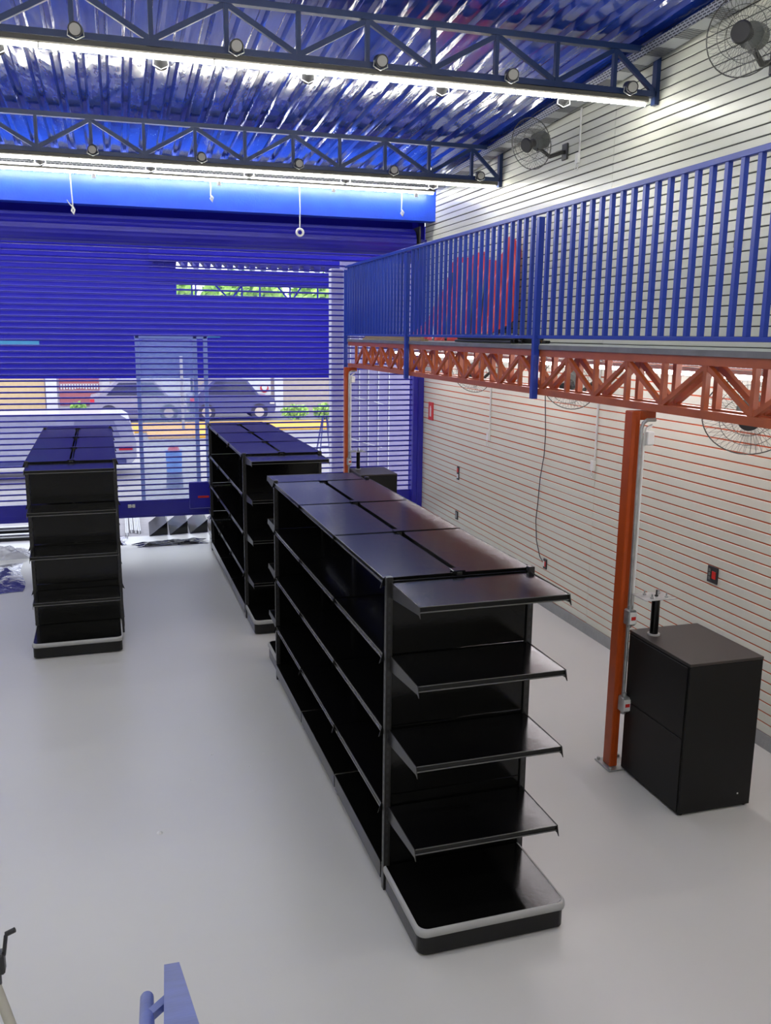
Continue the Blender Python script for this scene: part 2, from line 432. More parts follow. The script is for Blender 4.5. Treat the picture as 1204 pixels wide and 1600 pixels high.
roof_truss(-2.0, 5.50, 5.90, 4.07, 'blue roof truss at the back of the shop')
roof_truss(0.6, 5.36, 5.75, 4.07, 'blue roof truss behind the viewer')

# LED lines
def led_line(Y, zt, x1, x0, label, offs=0.0, name='led_strip_light'):
    """row of LED tubes in an aluminium channel, zt = centre of tube"""
    org = (x1, Y, zt)
    t = empty(name, org, 0, label, 'light', 'rows of white LED tubes under the roof')
    part('channel', MB().prism([(Y-.028, zt+.05), (Y-.028, zt+.018), (Y-.018, zt+.008), (Y+.018, zt+.008), (Y+.028, zt+.018), (Y+.028, zt+.05)], 'x', x0, x1+.02), 'channel', t, org)
    x = x1; L = 1.2
    tm = MB().cyl((-L, 0, -.006), (0, 0, -.006), .0155, n=10).mesh('tube', 'tube')
    em = MB().cyl((-L-.006, 0, -.006), (-L+.006, 0, -.006), .0165, n=10).mesh('tube_cap', 'white')
    while x-L > x0:
        link('tube', tm, t, (x-x1, 0, 0)); link('tube_cap', em, t, (x-x1, 0, 0)); x -= L
    return t
led_line(7.0, 4.945, 4.38, XL+.1, 'long white LED light line under the nearer blue roof truss')
led_line(10.2, 4.757, 4.42, XL+.1, 'long white LED light line under the farther blue roof truss')
led_line(3.8, 5.125, 4.38, XL+.1, 'white LED light line overhead above the viewer')
led_line(0.6, 5.305, 4.38, XL+.1, 'white LED light line behind the viewer')
led_line(-2.0, 5.46, 4.38, XL+.1, 'unseen white LED light line added at the back to brighten the near floor')  # unseen line, added to lift the floor near the camera
led_line(12.33, 4.985, 4.40, XL+.1, 'long white LED light line along the bright blue beam over the shutter')

# hanging clips on the beam's light line
cm = MB().bev(-.022, .022, -.01, .01, -.075, -.02, .004).mesh('tube_clip', 'white')
for i, x in enumerate((-.175, 1.394, 2.942, 4.133)):
    o = link('tube_clip', cm, None, (x, 12.30, 4.985)); tag(o, ['leftmost', 'second from the left', 'third from the left', 'rightmost'][i] + ' of the small white clips under the light line at the beam', 'clip', 'white clips under the farthest light line')

# perforated cable trays
def tray(name, a, b, w, h, label):
    org = a; mb = MB()
    ax = 0 if abs(b[0]-a[0]) > abs(b[1]-a[1]) else 1
    a, b = Vector(a), Vector(b)
    side = Vector((0, 1, 0)) if ax == 0 else Vector((1, 0, 0))
    q = []
    for (s0, s1, z0, z1) in ((-w/2, w/2, 0, .003), (-w/2, -w/2+.003, 0, h), (w/2-.003, w/2, 0, h)):
        vs = []
        for p in (a, b):
            for s_, z_ in ((s0, z0), (s1, z0), (s1, z1), (s0, z1)): vs.append(p+side*s_+Vector((0, 0, z_)))
        mb.add(vs, [(0, 1, 2, 3), (7, 6, 5, 4), (0, 4, 5, 1), (1, 5, 6, 2), (2, 6, 7, 3), (3, 7, 4, 0)])
    return solo(name, mb, 'tray', org, label, 'cable tray')
tray('cable_tray', (4.37, 12.1, 5.00), (4.37, -2.5, 5.82), .16, .075, 'grey perforated cable tray running under the roof along the white slatwall')
tray('cable_tray', (4.28, 12.16, 5.01), (XL+.1, 12.16, 5.01), .16, .05, 'grey perforated cable tray crossing above the shutter beside the farthest light line')

# spotlights on the trusses
def spot_mesh_tree(loc, d, label, group='black spotlights on the roof trusses'):
    t = empty('spotlight', loc, 0, label, 'spotlight', group)
    d = Vector(d).normalized()
    part('housing', MB().cyl(-d*.06, d*.055, .046, .048, 20), 'dark', t)
    part('lens', MB().cyl(d*.054, d*.060, .038, .038, 20), 'lens', t, None, 'round frosted lens')
    side = d.cross(Vector((0, 0, 1))).normalized()
    mb = MB().tube([side*.05, side*.055+Vector((0, 0, -.04)), Vector((0, 0, -.065)), -side*.055+Vector((0, 0, -.04)), -side*.05], .005, 6)
    part('bracket', mb, 'galv', t, None, 'shiny metal bracket')
    return t
ordn = ['first', 'second', 'third', 'fourth', 'fifth', 'sixth', 'seventh', 'eighth']
for row, (Y, zc, xs) in enumerate(((7.0, 5.05, (4.20, 3.12, 2.03, .936, -.169)), (10.2, 4.862, (4.20, 3.134, 2.03, .972, -.142)))):
    nm = 'nearer' if row == 0 else 'farther'
    for i, x in enumerate(xs):
        spot_mesh_tree((x, Y-.055, zc), (-.18*(1 if i < 2 else 0.3), -.95, -.25), 'black round spotlight facing the viewer, %s from the right on the %s roof truss' % (ordn[i], nm))
    for i, x in enumerate([v-.53 for v in xs]):
        spot_mesh_tree((x, Y+.10, zc-.10), (.1, .9, -.45), 'black spotlight turned to the shutter, %s from the right behind the %s light line' % (ordn[i], nm), 'spotlights facing the shutter')

# hanging cable tails at the beam
def tail(x, z0, z1, kind, label):
    org = (x, 12.352, z0); t = empty('hanging_cable', org, 0, label, 'cable', 'white cable tails above the shutter')
    h = z1-z0
    part('cord', MB().tube([(0, 0, 0), (.004, 0, h*.5), (.012 if kind == 0 else 0, 0, h*.9)], .008, 8), 'white', t)
    if kind == 2:
        ring = [(.045*math.cos(a*math.pi/8), 0, h-.0+.045*math.sin(a*math.pi/8)) for a in range(16)]
        part('coil', MB().tube(ring, .017, 8, 0, True), 'white', t)
    else:
        mb = MB().tube([(0, 0, h*.88), (.03, -.01, h), (.02, 0, h-.05), (-.005, .01, h-.01), (.015, 0, h*.92)], .012, 8)
        mb.tube([(.01, 0, h+.03), (-.04, 0, h+.09), (-.055, 0, h+.12)] if kind == 0 else [(0, 0, h+.02), (.02, 0, h-.05)], .007, 6)
        part('knot', mb, 'white', t)
tail(-.46, 5.0, 4.52, 0, 'white cable with a knotted end hanging over the beam at far left')
tail(1.285, 5.0, 4.76, 1, 'short white cable knot hanging on the beam middle')
tail(2.48, 5.0, 4.37, 2, 'long white cable ending in a coil before the shutter')
tail(3.935, 5.0, 4.70, 1, 'short white cable knot hanging near the right end of the beam')

# ================================================================== MEZZANINE
MX0, MX1, MY0, MY1 = 3.29, 4.49, 1.2, 12.86
struct('trim_3', MB().box(MX0, MX1, MY0, MY1, 2.905, 2.935), 'concrete', (MX0, MY0, 2.9), 'grey cement board floor of the mezzanine', 'mezzanine floor')
struct('trim_4', MB().box(MX0-.012, MX0-.001, MY0, MY1, 2.900, 2.936), 'slab_edge', (MX0, MY0, 2.9), 'dark edge strip of the mezzanine floor', 'edge strip')
def mezz_truss(X, off, label, w, name='mezzanine_truss'):
    org = (X, MY0, 2.53)
    t = empty(name, org, 0, label, 'truss', 'orange trusses carrying the mezzanine')
    part('top_chord', MB().box(X-w, X+w, MY0, 12.85, 2.845, 2.90), 'orange', t, org)
    part('bottom_chord', MB().box(X-w, X+w, MY0, 12.85, 2.535, 2.585), 'orange', t, org)
    p = 0.4215; y = 4.02+off; k = 0
    while y-p > MY0+.2: y -= 2*p
    h0, h1 = 2.585-2.53, 2.845-2.53
    ww = w*1.5
    vm = MB().box(-w*.8, w*.8, -ww/2, ww/2, h0, h1).mesh('vertical', 'orange')
    da = MB().bar((0, 0, h0), (0, p, h1), ww*.95, w*1.4, 0, (1, 0, 0)).mesh('diagonal', 'orange')
    db = MB().bar((0, 0, h1), (0, p, h0), ww*.95, w*1.4, 0, (1, 0, 0)).mesh('diagonal', 'orange')
    while y < 12.8:
        if y > MY0: link('vertical', vm, t, (0, y-MY0, 0))
        if y+p < 12.86 and y > MY0: link('diagonal', da if k % 2 == 0 else db, t, (0, y-MY0, 0))
        y += p; k += 1
mezz_truss(3.312, 0, 'orange truss at the outer edge of the mezzanine', .021)
mezz_truss(3.465, .09, 'orange truss just behind the outer mezzanine truss', .026)
# cross pieces joining the two trusses under the floor
jm = MB().box(0, .14, -.02, .02, 0, .04).mesh('cross_tie', 'orange')
# joists under the floor
for i, y in enumerate((2.2, 3.9, 5.6, 7.3, 9.0, 10.7, 12.3)):
    org = (3.5, y, 2.86)
    o = solo('floor_joist', MB().box(3.495, 4.49, y-.02, y+.02, 2.845, 2.904), 'orange', org,
             'orange joist under the mezzanine floor running to the slatwall, %s from the viewer' % ordn[i], 'joist', 'orange joists under the mezzanine')
def steel_column(X, Y, near, label):
    org = (X, Y, 0)
    t = empty('orange_column', org, 0, label, 'column')
    part('shaft', MB().bev(X-.067, X-.005, Y-.05, Y+.045, .012, 2.53, .006), 'orange_column', t, org)
    part('weld_lip', MB().box(X-.038, X-.032, Y-.053, Y-.05, .02, 2.5).box(X-.005, X+.12, Y-.03, Y+.03, 2.47, 2.53), 'orange_column', t, org)
    bp_ = part('base_plate', MB().bev(X-.10, X+.10, Y-.10, Y+.10, 0, .012, .003), 'galv', t, org, 'steel base plate')
    for sx in (-.08, .08):
        for sy in (-.08, .08):
            part('bolt', MB().cyl((X+sx, Y+sy, .012), (X+sx, Y+sy, .03), .011, n=6), 'galv', bp_, org)
steel_column(3.275, 5.08, True, 'orange steel column beside the nearer black counter')
steel_column(3.275, 12.75, False, 'orange steel column in front of the shutter, beside the far counter')

# conduits on the columns
def conduit_pair(X, Y, tall, label, near):
    org = (X, Y, 0)
    t = empty('column_conduit', org, 0, label, 'conduit')
    x, y = X-.011, Y-.025
    mb = MB().tube([(x, y, .55), (x, y, 2.42), (x+.01, y, 2.455), (x+.04, y, 2.475), (x+.10, y, 2.475)], .0125, 10)
    part('pipe', mb, 'galv', t, org)
    part('pipe', MB().tube([(x+.028, y+.008, 1.12), (x+.028, y+.008, 2.36), (x+.045, y+.008, 2.42), (x+.085, y+.008, 2.44)], .0095, 10), 'white', t, org, 'white plastic pipe')
    part('elbow_box', MB().bev(x+.03, x+.085, y-.03, y+.02, 2.31, 2.40, .006), 'white', t, org)
    for i, zz in enumerate((1.135, .505)):
        b = part('junction_box', MB().bev(x-.03, x+.03, y-.05, y+.02, zz-.055, zz+.055, .008).cyl((x, y-.01, zz+.055), (x, y-.01, zz+.08), .018, n=10).cyl((x, y-.01, zz-.075), (x, y-.01, zz-.055), .018, n=10), 'galv', t, org, 'grey metal junction box')
        part('cover', MB().bev(x-.024, x+.028, y-.056, y-.05, zz-.042, zz+.042, .002), 'white', b, org)
        part('cover_stripe', MB().box(x-.014, x+.020, y-.0575, y-.056, zz-.012, zz+.012), 'red', b, org, 'red outlet strip')
conduit_pair(3.275, 5.03, 2.4, 'pair of conduits with two outlet boxes running down the nearer orange column', True)
conduit_pair(3.275, 12.70, 2.4, 'pair of conduits running down the far orange column', False)

# railing
RX = 3.275
org = (RX, MY0, 2.53)
rl = empty('mezzanine_railing', org, 0, 'long royal blue steel railing along the mezzanine edge', 'railing')
part('top_rail', MB().bev(RX-.02, RX+.02, MY0, 12.91, 3.955, 3.99, .003), 'rail_blue', rl, org)
part('bottom_rail', MB().bev(RX-.015, RX+.015, MY0, 12.91, 2.985, 3.012, .003), 'rail_blue', rl, org)
pm = MB().bev(-.025, .025, -.025, .025, 0, 1.43, .003).mesh('post', 'rail_blue')
for y in (3.22, 6.60, 9.97, 12.885): link('post', pm, rl, (-.012, y-MY0, -.03))
bm_ = MB().box(-.015, .015, -.015, .015, 3.012-2.53, 3.955-2.53).mesh('bar', 'rail_blue')
y = 6.487-.1335*39
while y < 12.85:
    if y > MY0 and min(abs(y-q) for q in (3.22, 6.60, 9.97, 12.885)) > .03: link('bar', bm_, rl, (0, y-MY0, 0))
    y += .1335

# light line under the mezzanine
org = (3.9, 12.4, 2.75)
t = empty('led_strip_light', org, 0, 'violet white LED light line under the mezzanine behind the orange trusses', 'light')
part('channel', MB().box(3.875, 3.925, 1.6, 12.4, 2.775, 2.80), 'alu', t, org)
tm = MB().cyl((0, 0, .005), (0, 1.2, .005), .0155, n=10).mesh('tube', 'tube_low')
y = 11.2
while y > 1.6: link('tube', tm, t, (0, y-12.4, 0)); y -= 1.2
tray('cable_tray', (4.02, 12.4, 2.805), (4.02, 1.6, 2.805), .1, .03, 'grey perforated cable tray beside the light line under the mezzanine')

# things on the mezzanine: black tubes bundle, battens, red tarpaulin
g = 'black tubes bundled on the mezzanine floor'
def bundle():
    rnd = random.Random(3)
    k = 0
    for x0, n in ((3.46, 9), (3.66, 9), (3.86, 6)):
        for i in range(n):
            px = x0+(i % 4)*.036+rnd.uniform(-.002, .002); row = i//4
            pz = 2.935+.0165+row*.030
            if row == 1: px += .018
            y0 = 7.35+rnd.uniform(0, .25)+(x0-3.46)*.8
            col = 'yellow' if (x0 > 3.8 and i in (0, 4)) else 'dark'
            mb = MB().cyl((0, 0, 0), (0, 1.4, 0), .0155, n=10, caps=False).cyl((0, 1.4, 0), (0, 0, 0), .012, n=10, caps=False)
            mb.cyl((0, .01, 0), (0, .02, 0), .0118, n=10, mi=0)
            o = solo('metal_tube', mb, col, (px, y0, pz), ('yellow round tube at the ' + ('outer' if i == 0 else 'upper') + ' edge of the bundle on the mezzanine floor' if col == 'yellow' else 'black round tube lying in the bundle on the mezzanine floor'), 'tube', g, local=True)
            o.rotation_euler = (0, 0, rnd.uniform(-.0015, .0015))
bundle()
for i, (x, y0, L, zz) in enumerate(((3.44, 9.9, 2.6, 2.935), (3.50, 10.3, 2.4, 2.935), (3.47, 10.0, 2.5, 2.962), (3.56, 10.1, 2.2, 2.935))):
    solo('wooden_batten', MB().bev(x-.02, x+.02, y0, y0+L, zz+.0005, zz+.025, .002), 'wood', (x, y0, zz),
         ['raw pine batten at the mezzanine edge, outermost on the floor', 'raw pine batten second from the mezzanine edge', 'raw pine batten lying on top of the outer two', 'shorter raw pine batten, farthest from the mezzanine edge'][i], 'batten', 'battens on the mezzanine')
def tarp():
    rnd = random.Random(5)
    nx, nz = 70, 26; vs = []; fs = []
    tab = [(0, .35), (.04, .95), (.09, 1.19), (.13, 1.17), (.19, .93), (.30, .98), (.42, 1.10), (.55, 1.04), (.68, 1.10), (.78, .85), (.88, .62), (1, .30)]
    def top(u):   # u 0..1 from near to far end
        for (a, p), (b, q) in zip(tab, tab[1:]):
            if a <= u <= b: return p+(q-p)*(u-a)/(b-a)
        return .3
    for i in range(nx+1):
        u = i/nx; y = 9.35+2.9*u
        for j in range(nz+1):
            v = j/nz; h = top(u)*v
            x = 4.40-.42*(1-v)**1.5-.05*math.sin(u*34+v*3)*(1-.4*v)-.03*math.sin(u*71+v*7)
            vs.append((x, y+.03*math.sin(v*9+u*20), 2.94+h))
    for i in range(nx):
        for j in range(nz):
            a = i*(nz+1)+j; fs.append((a, a+1, a+nz+2, a+nz+1))
    mb = MB(); mb.add(vs, fs, 0, True)
    # back skin gives it thickness
    n = len(vs); mb.add([(min(x+.006, 4.485), y, z) for x, y, z in vs], [tuple(reversed(q)) for q in fs], 0, True)
    return mb
solo('red_tarpaulin', tarp(), 'red_cloth', (4.2, 9.35, 2.94), 'crumpled red tarpaulin draped against the slatwall on the mezzanine', 'tarpaulin')
for i, (y0, y1, zt) in enumerate(((9.7, 10.35, 3.95), (10.0, 10.75, 3.9), (10.45, 11.1, 3.8), (10.9, 11.6, 3.65), (9.45, 9.95, 3.98))):
    a = Vector((3.80, y0-.35, 2.955)); b = Vector((4.25, y1, zt))
    solo('leaning_pole', MB().cyl(a, b, .016, n=8), 'galv' if i % 2 else 'dark', tuple(a),
         ['dark pole leaning on the red tarpaulin, second from the near end', 'grey metal pole leaning on the tarpaulin, third from the near end', 'dark pole leaning at the middle of the red tarpaulin', 'grey metal pole leaning on the tarpaulin, nearest the shutter', 'dark pole leaning on the tarpaulin, nearest the viewer'][i], 'pole', 'poles leaning on the red tarpaulin')

# ================================================================== WALL FANS
def fan(loc, axis, mount, label, R0=0.30):
    """loc = hub centre, axis = blowing direction, mount = point on the wall"""
    t = empty('wall_fan', mount, 0, label, 'fan')
    d = Vector(axis).normalized(); loc = Vector(loc); mo = Vector(mount)
    u = Vector((0, 0, 1)); x = d.cross(u).normalized(); y = x.cross(d)
    def P(r, a, h): return loc-mo+x*math.cos(a)*r+y*math.sin(a)*r+d*h
    mb = MB()
    N = 46
    for k in range(N):
        a = 2*math.pi*k/N
        mb.tube([P(.075, a, .075), P(R0*.6, a+.05, .07), P(R0*.93, a+.10, .03), P(R0, a+.12, 0)], .0012, 3)
    for rr, hh, th in ((R0, 0, .0045), (R0*.62, .068, .0022), (R0*.36, .077, .0018)):
        mb.tube([P(rr, 2*math.pi*k/40, hh) for k in range(40)], th, 5, 0, True)
    fg = part('front_guard', mb, 'wire', t)
    mb = MB()
    for k in range(N):
        a = 2*math.pi*k/N
        mb.tube([P(.07, a, -.085), P(R0*.7, a+.05, -.08), P(R0*.95, a+.1, -.04), P(R0, a+.12, -.006)], .0012, 3)
    mb.tube([P(R0*.65, 2*math.pi*k/40, -.082) for k in range(40)], .002, 5, 0, True)
    part('rear_guard', mb, 'wire', t)
    part('hub_cap', MB().cyl(P(0, 0, .070), P(0, 0, .088), .072, .062, 24), 'dark', fg, None, 'dark round badge on the guard')
    part('rotor_hub', MB().cyl(P(0, 0, -.03), P(0, 0, .045), .045, .035, 20), 'dark', t)
    for k in range(3):
        a0 = 2*math.pi*k/3+.4; vs = []; fs = []
        for i in range(7):
            r = .035+(R0*.86-.035)*i/6; ch = .25+.35*math.sin(math.pi*min(1, i/5))
            for s in range(4):
                a = a0+(s/3-.5)*ch*1.6; vs.append(P(r, a, (s/3-.5)*-.05))
        for i in range(6):
            for s in range(3): fs.append((i*4+s, i*4+s+1, i*4+s+5, i*4+s+4))
        part('blade', MB().add(vs, fs, 0, True), 'blade', t)
    mb = MB().cyl(P(0, 0, -.09), P(0, 0, -.20), .085, .085, 24).cyl(P(0, 0, -.20), P(0, 0, -.25), .085, .05, 24)
    part('motor', mb, 'fan_grey', t)
    mb = MB(); base = loc-mo-d*.14
    mb.tube([base+Vector((0, 0, -.07)), base*.6+Vector((0, 0, -.11)), Vector((-.05, 0, -.01)), Vector((-.01, 0, 0))], .02, 8)
    mb.cyl(base+Vector((0, 0, -.10)), base, .03, n=12)
    part('arm', mb, 'dark', t)
    part('wall_plate', MB().bev(-.022, -.001, -.055, .055, -.08, .08, .005), 'dark', t)
    return t
fan((4.03, 5.30, 4.96), (-.85, -.50, -.12), (4.5, 5.55, 4.90), 'large wall fan with wire guard at the top right corner by the roof', .26)
fan((4.08, 8.55, 4.90), (-.86, -.38, -.33), (4.5, 8.60, 4.86), 'wall fan under the cable tray between the two roof trusses', .245)
fan((4.06, 4.96, 2.49), (-.55, -.72, -.42), (4.5, 5.28, 2.57), 'wall fan under the mezzanine at the right edge, right of the near orange column')
fan((4.08, 7.52, 2.56), (-.66, -.62, -.40), (4.5, 7.72, 2.57), 'wall fan under the mezzanine left of the near orange column', .26)
fan((4.12, 10.05, 2.56), (-.70, -.55, -.40), (4.5, 10.22, 2.57), 'wall fan under the mezzanine farthest away, nearest the shutter', .26)

# ================================================================== wall fittings on the slatwall
def plate(name, y, z, w, h, colr, label, cat, items):
    org = (XR, y, z); t = empty(name, org, 0, label, cat)
    part('plate', MB().bev(-.012, -.0005, -w/2, w/2, -h/2, h/2, .002), colr, t)
    for nm, y0, y1, z0, z1, c in items:
        part(nm, MB().bev(-.017, -.012, y0, y1, z0, z1, .001), c, t)
plate('power_outlet', 5.746, 1.144, .125, .135, 'dark', 'large dark outlet plate with red sockets on the wall above the near counter', 'outlet',
      [('socket', -.045, .0, -.03, .03, 'red')]+[('switch', .02, .045, -.045+.033*k, -.022+.033*k, 'fan_grey') for k in range(3)])
plate('power_outlet', 8.61, .501, .075, .115, 'dark', 'small dark outlet low on the wall where the thin black wire ends', 'outlet',
      [('socket', -.025, .0, -.03, .03, 'red'), ('socket', .005, .028, -.03, .03, 'white')])
plate('power_outlet', 11.325, 1.12, .075, .19, 'dark', 'tall dark outlet plate with a red and a white socket, on the far slatwall', 'outlet',
      [('socket', -.025, .025, .01, .07, 'red'), ('socket', -.025, .025, -.07, -.015, 'white')])
plate('power_outlet', 11.335, .516, .09, .12, 'dark', 'small dark outlet low on the far slatwall below the tall one', 'outlet',
      [('socket', -.015, .015, -.04, .04, 'galv')])
plate('power_outlet', 5.797, 3.733, .075, .115, 'dark', 'dark outlet with red socket on the wall above the mezzanine', 'outlet',
      [('socket', -.02, .02, -.035, .035, 'red')])
plate('extinguisher_sign', 12.50, 1.885, .20, .27, 'red', 'red extinguisher sign with a white pictogram beside the blue post', 'sign',
      [('pictogram', -.025, .025, -.08, .05, 'white'), ('pictogram', -.012, .012, .05, .08, 'white')])
def drop(y, z0, z1, box, label):
    org = (XR, y, z0); t = empty('wall_conduit', org, 0, label, 'conduit', 'white conduits on the slatwall')
    part('pipe', MB().bev(-.018, -.0005, -.009, .009, 0, z1-z0, .003), 'white', t)
    if box:
        b = part('switch_box', MB().bev(-.035, -.0005, -.012, .045, -.10, .0, .004), 'white', t)
        part('cord', MB().tube([(-.03, .02, -.10), (-.035, .03, -.15), (-.03, .0, -.17), (-.02, -.01, -.12)], .005, 6), 'white', b)
drop(10.275, 1.80, 2.84, True, 'white conduit with a small box at its end, farther from the near orange column')
drop(7.66, 1.80, 2.84, True, 'white conduit with a small box at its end, just left of the near orange column')
drop(8.30, 4.80, 5.22, True, 'short white conduit with a box beside the fan under the roof')
solo('hanging_wire', MB().tube([(4.485, 8.79, 2.84), (4.485, 8.78, 2.36), (4.48, 8.72, 1.95), (4.485, 8.74, 1.72), (4.48, 8.80, 1.45), (4.485, 8.84, 1.15), (4.48, 8.86, .95), (4.485, 8.83, .72), (4.48, 8.72, .56), (4.487, 8.66, .52)], .005, 6),
     'dark', (4.485, 8.79, .52), 'thin dark wire hanging down the slatwall to a low outlet', 'wire')

# ================================================================== GONDOLAS
HW = 0.42; LEN = 3.09; MOD = 1.03; TOPZ = 1.77
TIERS = (.50, .945, 1.36)
def shelf_mesh(width, depth, top_extra=False):
    """shelf running along local x from 0..width, back at y=0, front at y=-depth, top at z=0"""
    mb = MB()
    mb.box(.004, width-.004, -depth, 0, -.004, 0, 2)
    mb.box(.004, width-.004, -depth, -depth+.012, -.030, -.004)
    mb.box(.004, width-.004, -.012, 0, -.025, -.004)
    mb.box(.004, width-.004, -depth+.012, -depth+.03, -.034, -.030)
    mb.box(.004, width-.004, -depth-.003, -depth+.0015, -.002, .0015, 1)      # folded edge, its highlight put into the lighter colour
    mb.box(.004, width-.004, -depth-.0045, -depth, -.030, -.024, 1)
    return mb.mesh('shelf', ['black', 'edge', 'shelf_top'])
def bracket_mesh(depth, m):
    return MB().prism([(0, .004), (-depth-.004, .002), (-depth-.022, -.052), (-depth-.004, -.040), (-.02, -.078), (0, -.078)], 'x', -.0018, .0018).mesh('bracket', m)
SD = .40
sh_side = shelf_mesh(MOD-.012, SD); br_side = bracket_mesh(SD, 'black')
EW = .79
sh_end = shelf_mesh(EW, .42); br_end = bracket_mesh(.42, 'black_edge')
def slotted_post(w, d, h):
    mb = MB().bev(-w/2, w/2, -d/2, d/2, .0, h, .002)
    n = int((h-.2)/.05)
    for s in (-1, 1):
        for k in range(n):
            zz = .15+k*.05
            mb.box(s*w/2-.0006, s*w/2+.0006, -.006, .006, zz, zz+.028, 1)
            mb.box(-.006, .006, s*d/2-.0006, s*d/2+.0006, zz, zz+.028, 1)
    return mb
post_m = slotted_post(.03, .06, 1.775).mesh('upright', ['black_edge', 'strip'])
endpost_m = slotted_post(.035, .035, 1.785).mesh('upright', ['black_edge', 'dark'])
def base_unit(width, depth):
    """end base with rounded front corners and grey bumper strip"""
    r = .05; out = [(0, 0), (0, -depth+r)]
    for k in range(1, 6):
        a = math.pi+k*math.pi/10; out.append((r+r*math.cos(a), -depth+r+r*math.sin(a)))
    for k in range(1, 6):
        a = 1.5*math.pi+k*math.pi/10; out.append((width-r+r*math.cos(a), -depth+r+r*math.sin(a)))
    out.append((width, 0))
    def grow(o, g): 
        cx, cy = width/2, -depth/2
        return [(p[0]+(g if p[0] > cx else -g), p[1]-(g if p[1] < cy else 0)) for p in o]
    return out, grow
def gondola(loc, rz, label):
    t = empty('gondola_shelving', loc, rz, label, 'shelving unit', 'black gondola shelving units')
    link('foot_bar', MB().box(-.03, .03, 0, LEN, .03, .07).mesh('foot_bar', 'black'), t)
    for k in range(4):
        link('upright', post_m, t, (0, k*MOD+(.03 if k == 0 else -.03 if k == 3 else 0), 0))
        # joint cap on the spine
        link('spine_cap', MB().bev(-.035, .035, -.03, .03, 1.772, 1.782, .003).mesh('spine_cap', 'black'), t, (0, k*MOD+(.035 if k == 0 else -.035 if k == 3 else 0), 0))
        for s in (-1, 1):
            link('foot', MB().bev(-.4, .0, -.014, .014, .015, .10, .004).cyl((-.385, 0, 0), (-.385, 0, .02), .02, n=10).cyl((-.03, 0, 0), (-.03, 0, .02), .02, n=10).mesh('foot', 'black'), t,
                 (0, k*MOD+(.016 if k == 0 else -.016 if k == 3 else 0), 0), (0, 0, 0 if s < 0 else math.pi))
    for m in range(3):
        y0 = m*MOD
        for q in range(4):
            link('back_panel', MB().bev(-.006, .006, .04, MOD-.04, .16+q*.40, .157+(q+1)*.40, .002).mesh('back_panel', 'black'), t, (0, y0, 0))
        for s in (-1, 1):
            rot = (0, 0, -math.pi/2 if s < 0 else math.pi/2)
            # s=-1: faces -x ; local x axis -> -y after -90deg rotation, so start at the far end of the module
            def put(zz):
                o = link('shelf', sh_side, t, (s*.02, y0+(MOD-.006 if s < 0 else .006), zz), rot)
                for bx in (.0, MOD-.012): link('bracket', br_side, o, (bx, 0, 0))
            for zz in TIERS+(TOPZ,): put(zz)
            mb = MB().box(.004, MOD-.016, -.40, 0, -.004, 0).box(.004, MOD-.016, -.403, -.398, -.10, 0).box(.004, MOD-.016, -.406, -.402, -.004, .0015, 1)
            link('base_deck', mb.mesh('base_deck', ['black', 'edge']), t, (s*.02, y0+(MOD-.006 if s < 0 else .006), .15), rot)
    # end units
    for e in (0, 1):
        rot = (0, 0, 0 if e == 0 else math.pi)
        yy = -.005 if e == 0 else LEN+.005
        sgn = 1 if e == 0 else -1
        for s in (-1, 1): link('upright', endpost_m, t, (s*(HW-.018), yy+sgn*(-.018), 0))
        ye = yy-sgn*.018
        for q in range(4):
            link('back_panel', MB().bev(-HW+.037, HW-.037, -.004, .012, .165+q*.40-(.12 if q == 0 else 0), .162+(q+1)*.40, .002).mesh('back_panel', 'black'), t, (0, ye, 0), rot)
        for zz in TIERS+(1.755,):
            w_ = EW
            o = link('shelf', sh_end, t, (sgn*(-w_/2), ye-sgn*.018, zz), rot)
            for bx in (.0, w_): link('bracket', br_end, o, (bx, 0, 0))
        out, grow = base_unit(.80, .565)
        b = link('base_unit', MB().prism(out, 'z', .012, .148).mesh('base_unit', 'black'), t, (-sgn*.412, ye-sgn*.018, 0), rot)
        # strip as a ring of quads round three sides
        g0 = grow(out, .0005); g1 = grow(out, .007); n = len(g1); vs = []; fs = []
        for z_, g_ in ((.108, g0), (.111, g1), (.128, grow(out, .009)), (.145, g1), (.150, g0), (.150, grow(out, -.006))):
            vs += [(p[0], p[1], z_) for p in g_]
        for r_ in range(5):
            for i in range(n-1): fs.append((r_*n+i, r_*n+i+1, (r_+1)*n+i+1, (r_+1)*n+i))
        link('bumper_strip', MB().add(vs, fs, 0, True).mesh('bumper_strip', 'strip'), b)['label'] = 'light grey bumper strip'
        for fx in (.12, .68):
            for fy in (-.08, -.47): link('foot', MB().cyl((0, 0, 0), (0, 0, .02), .018, n=10).mesh('foot', 'black'), b, (fx, fy, 0))
    return t
gondola((1.685, 4.18, 0), .0148, 'largest black shelving gondola in the foreground, with open end shelves')
gondola((1.615, 9.10, 0), .0135, 'black shelving gondola at centre back before the shutter, partly hidden by the nearest one')
gondola((-.475, 8.95, 0), .018, 'black shelving gondola standing alone at the left')

